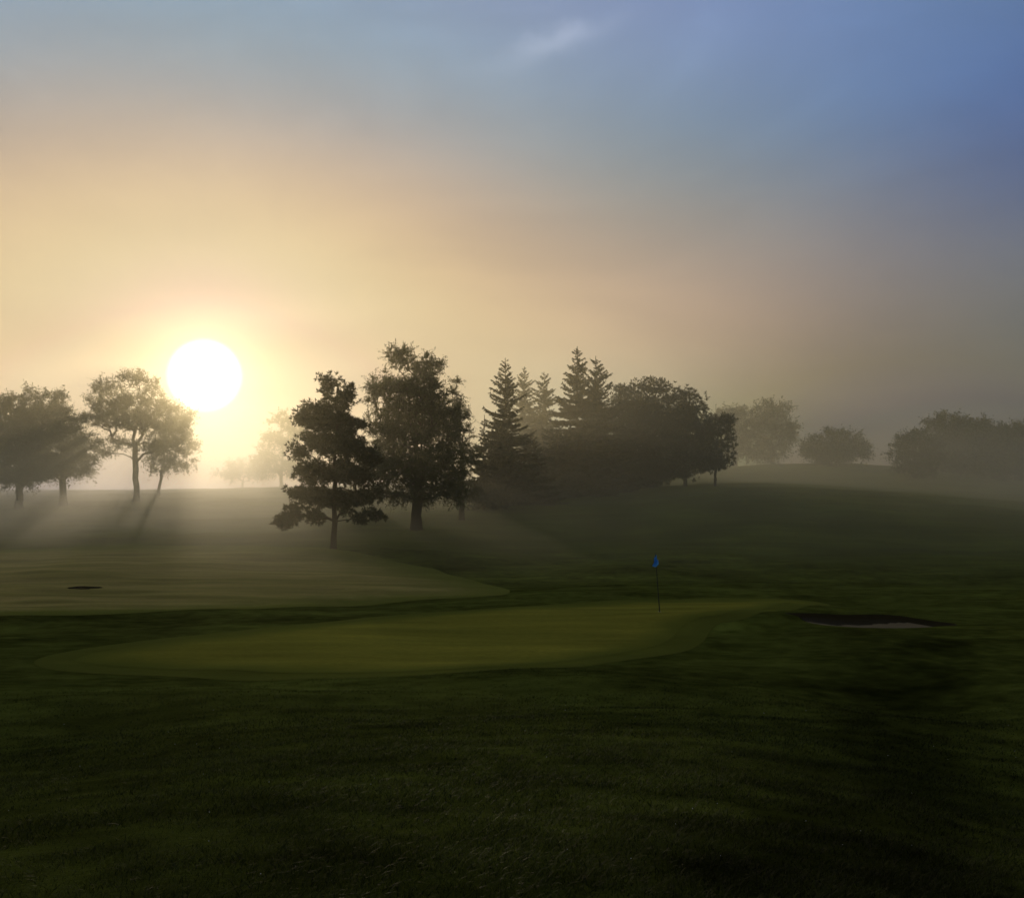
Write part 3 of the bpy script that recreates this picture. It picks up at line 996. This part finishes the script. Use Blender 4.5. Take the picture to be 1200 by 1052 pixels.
# ------------------------------------------------------------------ mist: a real scattering volume
bx = np.array([[-330, -60], [330, -60], [330, 205], [-330, 205]], float)
V = np.concatenate([np.c_[bx, np.full(4, -14.0)], np.c_[bx, np.full(4, 120.0)]])
fq = np.array([[3, 2, 1, 0], [4, 5, 6, 7], [0, 1, 5, 4], [1, 2, 6, 5], [2, 3, 7, 6], [3, 0, 4, 7]])
m, N, L = new_mat('mist')
out = N.new('ShaderNodeOutputMaterial')
geo = N.new('ShaderNodeNewGeometry'); sx = N.new('ShaderNodeSeparateXYZ')
L.new(geo.outputs['Position'], sx.inputs[0])


def mth(op, a, b=None, c=None):
    n = N.new('ShaderNodeMath'); n.operation = op
    for k, v in enumerate((a, b, c)):
        if v is None:
            continue
        if isinstance(v, (int, float)):
            n.inputs[k].default_value = v
        else:
            L.new(v, n.inputs[k])
    return n.outputs[0]


FOG, FOG_H, LOW, LOW_H = 0.0030, 26.0, 0.0022, 4.0
zc = mth('MAXIMUM', sx.outputs[2], -5.0)
d1 = mth('MULTIPLY', mth('EXPONENT', mth('MULTIPLY', zc, -1 / FOG_H)), FOG)
d2 = mth('MULTIPLY', mth('EXPONENT', mth('MULTIPLY', zc, -1 / LOW_H)), LOW)
bank = N.new('ShaderNodeMapRange'); bank.interpolation_type = 'SMOOTHSTEP'
bank.inputs[1].default_value, bank.inputs[2].default_value, bank.inputs[3].default_value, bank.inputs[4].default_value = 36.0, 106.0, 0.03, 2.2
L.new(sx.outputs[1], bank.inputs[0])
pn = N.new('ShaderNodeTexNoise'); pn.inputs['Scale'].default_value = 1.0; pn.inputs['Detail'].default_value = 2
pm = N.new('ShaderNodeMapping'); pm.inputs['Scale'].default_value = (0.022, 0.03, 0.14)
L.new(geo.outputs['Position'], pm.inputs[0]); L.new(pm.outputs[0], pn.inputs['Vector'])
pr = N.new('ShaderNodeMapRange'); pr.inputs[1].default_value, pr.inputs[2].default_value, pr.inputs[3].default_value, pr.inputs[4].default_value = 0.3, 0.7, 0.45, 1.55
L.new(pn.outputs[0], pr.inputs[0])
far = N.new('ShaderNodeMapRange'); far.interpolation_type = 'SMOOTHSTEP'
far.inputs[1].default_value, far.inputs[2].default_value, far.inputs[3].default_value, far.inputs[4].default_value = 112.0, 185.0, 0.0, 0.006
L.new(sx.outputs[1], far.inputs[0])
d3 = mth('MULTIPLY', mth('EXPONENT', mth('MULTIPLY', mth('MAXIMUM', sx.outputs[2], 0.0), -1 / 7.0)), far.outputs[0])
pl = N.new('ShaderNodeMapRange'); pl.interpolation_type = 'SMOOTHSTEP'
pl.inputs[1].default_value, pl.inputs[2].default_value, pl.inputs[3].default_value, pl.inputs[4].default_value = 0.0, -28.0, 0.12, 1.0
L.new(sx.outputs[0], pl.inputs[0])
pool = mth('EXPONENT', mth('MULTIPLY', mth('POWER', mth('MULTIPLY', mth('SUBTRACT', sx.outputs[1], 88.0), 1 / 32.0), 2.0), -1.0))
d4 = mth('MULTIPLY', mth('MULTIPLY', pool, pl.outputs[0]), mth('MULTIPLY', mth('EXPONENT', mth('MULTIPLY', mth('MAXIMUM', sx.outputs[2], 0.0), -1 / 9.0)), 0.0095))
hz = N.new('ShaderNodeMapRange'); hz.interpolation_type = 'SMOOTHSTEP'
hz.inputs[1].default_value, hz.inputs[2].default_value, hz.inputs[3].default_value, hz.inputs[4].default_value = 118.0, 165.0, 0.0, 0.022
L.new(sx.outputs[1], hz.inputs[0])
d5 = mth('MULTIPLY', mth('MULTIPLY', hz.outputs[0], pl.outputs[0]), mth('EXPONENT', mth('MULTIPLY', mth('MAXIMUM', sx.outputs[2], 0.0), -1 / 6.0)))
d3 = mth('ADD', mth('ADD', d3, d4), d5)
dens = mth('MULTIPLY', mth('ADD', mth('MULTIPLY', mth('ADD', d1, d2), bank.outputs[0]), d3), pr.outputs[0])
s1 = N.new('ShaderNodeVolumeScatter'); s1.inputs['Anisotropy'].default_value = 0.72
s1.inputs['Color'].default_value = (1.0, 0.955, 0.68, 1)
L.new(dens, s1.inputs['Density'])
s2 = N.new('ShaderNodeVolumeScatter'); s2.inputs['Anisotropy'].default_value = 0.95
s2.inputs['Color'].default_value = (1.0, 0.955, 0.68, 1)
L.new(mth('MULTIPLY', dens, 0.045), s2.inputs['Density'])
av = N.new('ShaderNodeAddShader')
L.new(s1.outputs[0], av.inputs[0]); L.new(s2.outputs[0], av.inputs[1])
L.new(av.outputs[0], out.inputs['Volume'])
M_mist = m
mist = mesh_obj('mist', V, fq, M_mist)
tag(mist, 'pale morning mist lying over the whole course', 'mist', kind='stuff')

# ------------------------------------------------------------------ sun, sky
sd = ray(240, 440)
sd /= np.linalg.norm(sd)
elev = math.asin(sd[2])
azim = math.atan2(sd[0], sd[1])          # clockwise from +Y
sun = bpy.data.lights.new('sun', 'SUN')
sun.energy = 1.1
sun.angle = math.radians(0.6)
sun.color = (1.0, 0.76, 0.42)
so = bpy.data.objects.new('sun', sun)
col.objects.link(so)
so.rotation_euler = Vector(sd).to_track_quat('Z', 'Y').to_euler()

w = bpy.data.worlds.new('World')
sc.world = w
w.use_nodes = True
N, L = w.node_tree.nodes, w.node_tree.links
N.clear()
wo = N.new('ShaderNodeOutputWorld')
bg = N.new('ShaderNodeBackground')
bg.inputs['Strength'].default_value = 0.1
sky = N.new('ShaderNodeTexSky')
sky.sky_type = 'NISHITA'
sky.sun_disc = False
sky.sun_elevation = elev
sky.sun_rotation = azim
sky.altitude = 100
sky.air_density = 1.0
sky.dust_density = 1.0
sky.ozone_density = 1.5
# high haze and mist-light in the real sky: how bright and how warm it is, by height above the horizon and by angle from the sun
TH_C, EL_C, TH_W, EL_W = (0.0, 9.0, 19.0, 31.0, 46.0), (0.0, 8.0, 17.0, 27.0), 12.0, 9.0
VEIL = [[0.1527, 0.1513, 0.1492], [0.1904, -0.1796, 0.0938], [-0.1311, -0.8144, -0.2911], [-0.3188, -0.0419, 0.0214], [0.1237, 0.1551, 0.0282], [0.148, 0.174, 0.196], [-0.1693, -0.2333, -0.2789], [-0.0481, 0.1161, 0.0493], [0.2624, -0.0306, -0.1209], [-0.2055, 0.0068, 0.108], [0.1579, 0.3671, 0.3801], [0.2728, 0.0514, -0.0978], [-0.0995, -0.0144, 0.0718], [0.061, 0.0491, -0.0326], [-0.3463, -0.2045, -0.3351], [0.2039, 0.0373, 0.0917], [-0.0062, 0.0531, -0.0935], [0.0698, 0.0911, 0.2764], [-0.066, -0.1416, 0.0042], [-0.0362, 0.0392, -0.0934], [-0.1092, -0.1176, 0.0624], [-0.0377, 0.0253, 0.0518]]  # COEF
tc = N.new('ShaderNodeTexCoord')
nv_ = N.new('ShaderNodeVectorMath'); nv_.operation = 'NORMALIZE'
L.new(tc.outputs['Generated'], nv_.inputs[0])
dt = N.new('ShaderNodeVectorMath'); dt.operation = 'DOT_PRODUCT'
L.new(nv_.outputs[0], dt.inputs[0])
dt.inputs[1].default_value = sd
DEG = 180 / math.pi
th_ = mth('MULTIPLY', mth('ARCCOSINE', mth('MINIMUM', dt.outputs['Value'], 1.0)), DEG)
sz = N.new('ShaderNodeSeparateXYZ')
L.new(nv_.outputs[0], sz.inputs[0])
el_ = mth('MAXIMUM', mth('MULTIPLY', mth('ARCSINE', sz.outputs[2]), DEG), 0.0)


def bell(x, c, w_):
    return mth('EXPONENT', mth('MULTIPLY', mth('POWER', mth('ABSOLUTE', mth('MULTIPLY', mth('SUBTRACT', x, c), 1 / w_)), 2.0), -1.0))


def vmath(op, a, b=None, scale=None):
    n = N.new('ShaderNodeVectorMath'); n.operation = op
    for k, v in enumerate((a, b)):
        if v is None:
            continue
        if isinstance(v, tuple):
            n.inputs[k].default_value = v
        else:
            L.new(v, n.inputs[k])
    if scale is not None:
        if isinstance(scale, float):
            n.inputs['Scale'].default_value = scale
        else:
            L.new(scale, n.inputs['Scale'])
    return n.outputs[0]


g_t = [bell(th_, c, TH_W * (1.0 if c < 25 else 1.5)) for c in TH_C]
g_e = [bell(el_, c, EL_W) for c in EL_C]
B = [None, bell(th_, 0.0, 4.2)] + [mth('MULTIPLY', a, b) for a in g_t for b in g_e]
cv = N.new('ShaderNodeCombineXYZ')
for k in range(3):
    cv.inputs[k].default_value = VEIL[0][k]
acc = cv.outputs[0]
for b, c in zip(B[1:], VEIL[1:]):
    acc = vmath('ADD', acc, vmath('SCALE', tuple(c), scale=b))
veil_v = vmath('MAXIMUM', acc, (0.0, 0.0, 0.0))
# faint streaks of cloud aloft
mpw = N.new('ShaderNodeMapping')
mpw.inputs['Scale'].default_value = (2.4, 2.4, 5.0)
mpw.inputs['Rotation'].default_value = (0.0, 0.25, 0.3)
L.new(nv_.outputs[0], mpw.inputs[0])
cn = N.new('ShaderNodeTexNoise')
cn.inputs['Scale'].default_value = 1.6; cn.inputs['Detail'].default_value = 5; cn.inputs['Roughness'].default_value = 0.55
cn.inputs['Distortion'].default_value = 0.6
L.new(mpw.outputs[0], cn.inputs['Vector'])
cr = N.new('ShaderNodeMapRange'); cr.interpolation_type = 'SMOOTHSTEP'
cr.inputs[1].default_value, cr.inputs[2].default_value, cr.inputs[3].default_value, cr.inputs[4].default_value = 0.3, 0.72, 0.91, 1.10
L.new(cn.outputs[0], cr.inputs[0])
# the sun's own blazing disc, swollen by the haze
mr = N.new('ShaderNodeMapRange'); mr.interpolation_type = 'SMOOTHSTEP'
mr.inputs[1].default_value, mr.inputs[2].default_value, mr.inputs[3].default_value, mr.inputs[4].default_value = 2.15, 1.5, 0.0, 2.5
L.new(th_, mr.inputs[0])
zf = N.new('ShaderNodeMapRange'); zf.interpolation_type = 'SMOOTHSTEP'
zf.inputs[1].default_value, zf.inputs[2].default_value, zf.inputs[3].default_value, zf.inputs[4].default_value = 28.0, 65.0, 1.0, 0.0
L.new(el_, zf.inputs[0])
vz = N.new('ShaderNodeMix'); vz.data_type = 'VECTOR'
L.new(zf.outputs[0], vz.inputs[0])
vz.inputs[4].default_value = (0.15, 0.15, 0.11)
L.new(vmath('SCALE', veil_v, scale=cr.outputs[0]), vz.inputs[5])
veil_c = vz.outputs[1]
wd = ray(650, 48); wd /= np.linalg.norm(wd)
ax1 = ray(700, 30) - ray(600, 66); ax1 -= wd * (ax1 @ wd); ax1 /= np.linalg.norm(ax1)
ax2 = np.cross(wd, ax1)


def dotc(v):
    n = N.new('ShaderNodeVectorMath'); n.operation = 'DOT_PRODUCT'
    L.new(nv_.outputs[0], n.inputs[0]); n.inputs[1].default_value = tuple(v)
    return n.outputs['Value']


wn = N.new('ShaderNodeTexNoise'); wn.inputs['Scale'].default_value = 30; wn.inputs['Detail'].default_value = 5
L.new(nv_.outputs[0], wn.inputs['Vector'])
w1 = mth('POWER', mth('MULTIPLY', dotc(ax1), 1 / 0.05), 2.0)
w2 = mth('POWER', mth('ADD', mth('MULTIPLY', dotc(ax2), 1 / 0.011), mth('MULTIPLY', mth('SUBTRACT', wn.outputs[0], 0.5), 2.2)), 2.0)
front = mth('GREATER_THAN', dotc(wd), 0.5)
wisp = mth('MULTIPLY', mth('EXPONENT', mth('MULTIPLY', mth('ADD', w1, w2), -1.0)), mth('MULTIPLY', front, mth('MULTIPLY', wn.outputs[0], 0.22)))
veil_c = vmath('ADD', veil_c, vmath('SCALE', (1.0, 0.98, 1.0), scale=wisp))
tot = vmath('ADD', veil_c, vmath('SCALE', (1.0, 0.93, 0.76), scale=mr.outputs[0]))
SKY_K = 0.05
bg.inputs['Strength'].default_value = SKY_K
tot = vmath('ADD', vmath('MULTIPLY', sky.outputs[0], (0.30, 0.32, 0.50)), vmath('SCALE', tot, scale=1.0 / SKY_K))
L.new(tot, bg.inputs[0])
L.new(bg.outputs[0], wo.inputs[0])

# ------------------------------------------------------------------ camera
cam = bpy.data.cameras.new('camera')
cam.sensor_width = 36
cam.lens = 36 * F / 1200
cam.clip_end = 8000
cam.clip_start = 0.05
co = bpy.data.objects.new('camera', cam)
col.objects.link(co)
co.location = (0, 0, EYE)
co.rotation_euler = (math.pi / 2 + PITCH, 0, 0)
sc.camera = co

sc.view_settings.view_transform = 'Standard'
sc.view_settings.look = 'None'
sc.view_settings.exposure = 0
sc.cycles.max_bounces = 4
sc.cycles.volume_bounces = 2
sc.cycles.transparent_max_bounces = 8
sc.cycles.volume_step_rate = 1.0
sc.cycles.volume_max_steps = 256
sc.cycles.use_denoising = True
sc.cycles.use_adaptive_sampling = True
sc.cycles.adaptive_threshold = 0.015
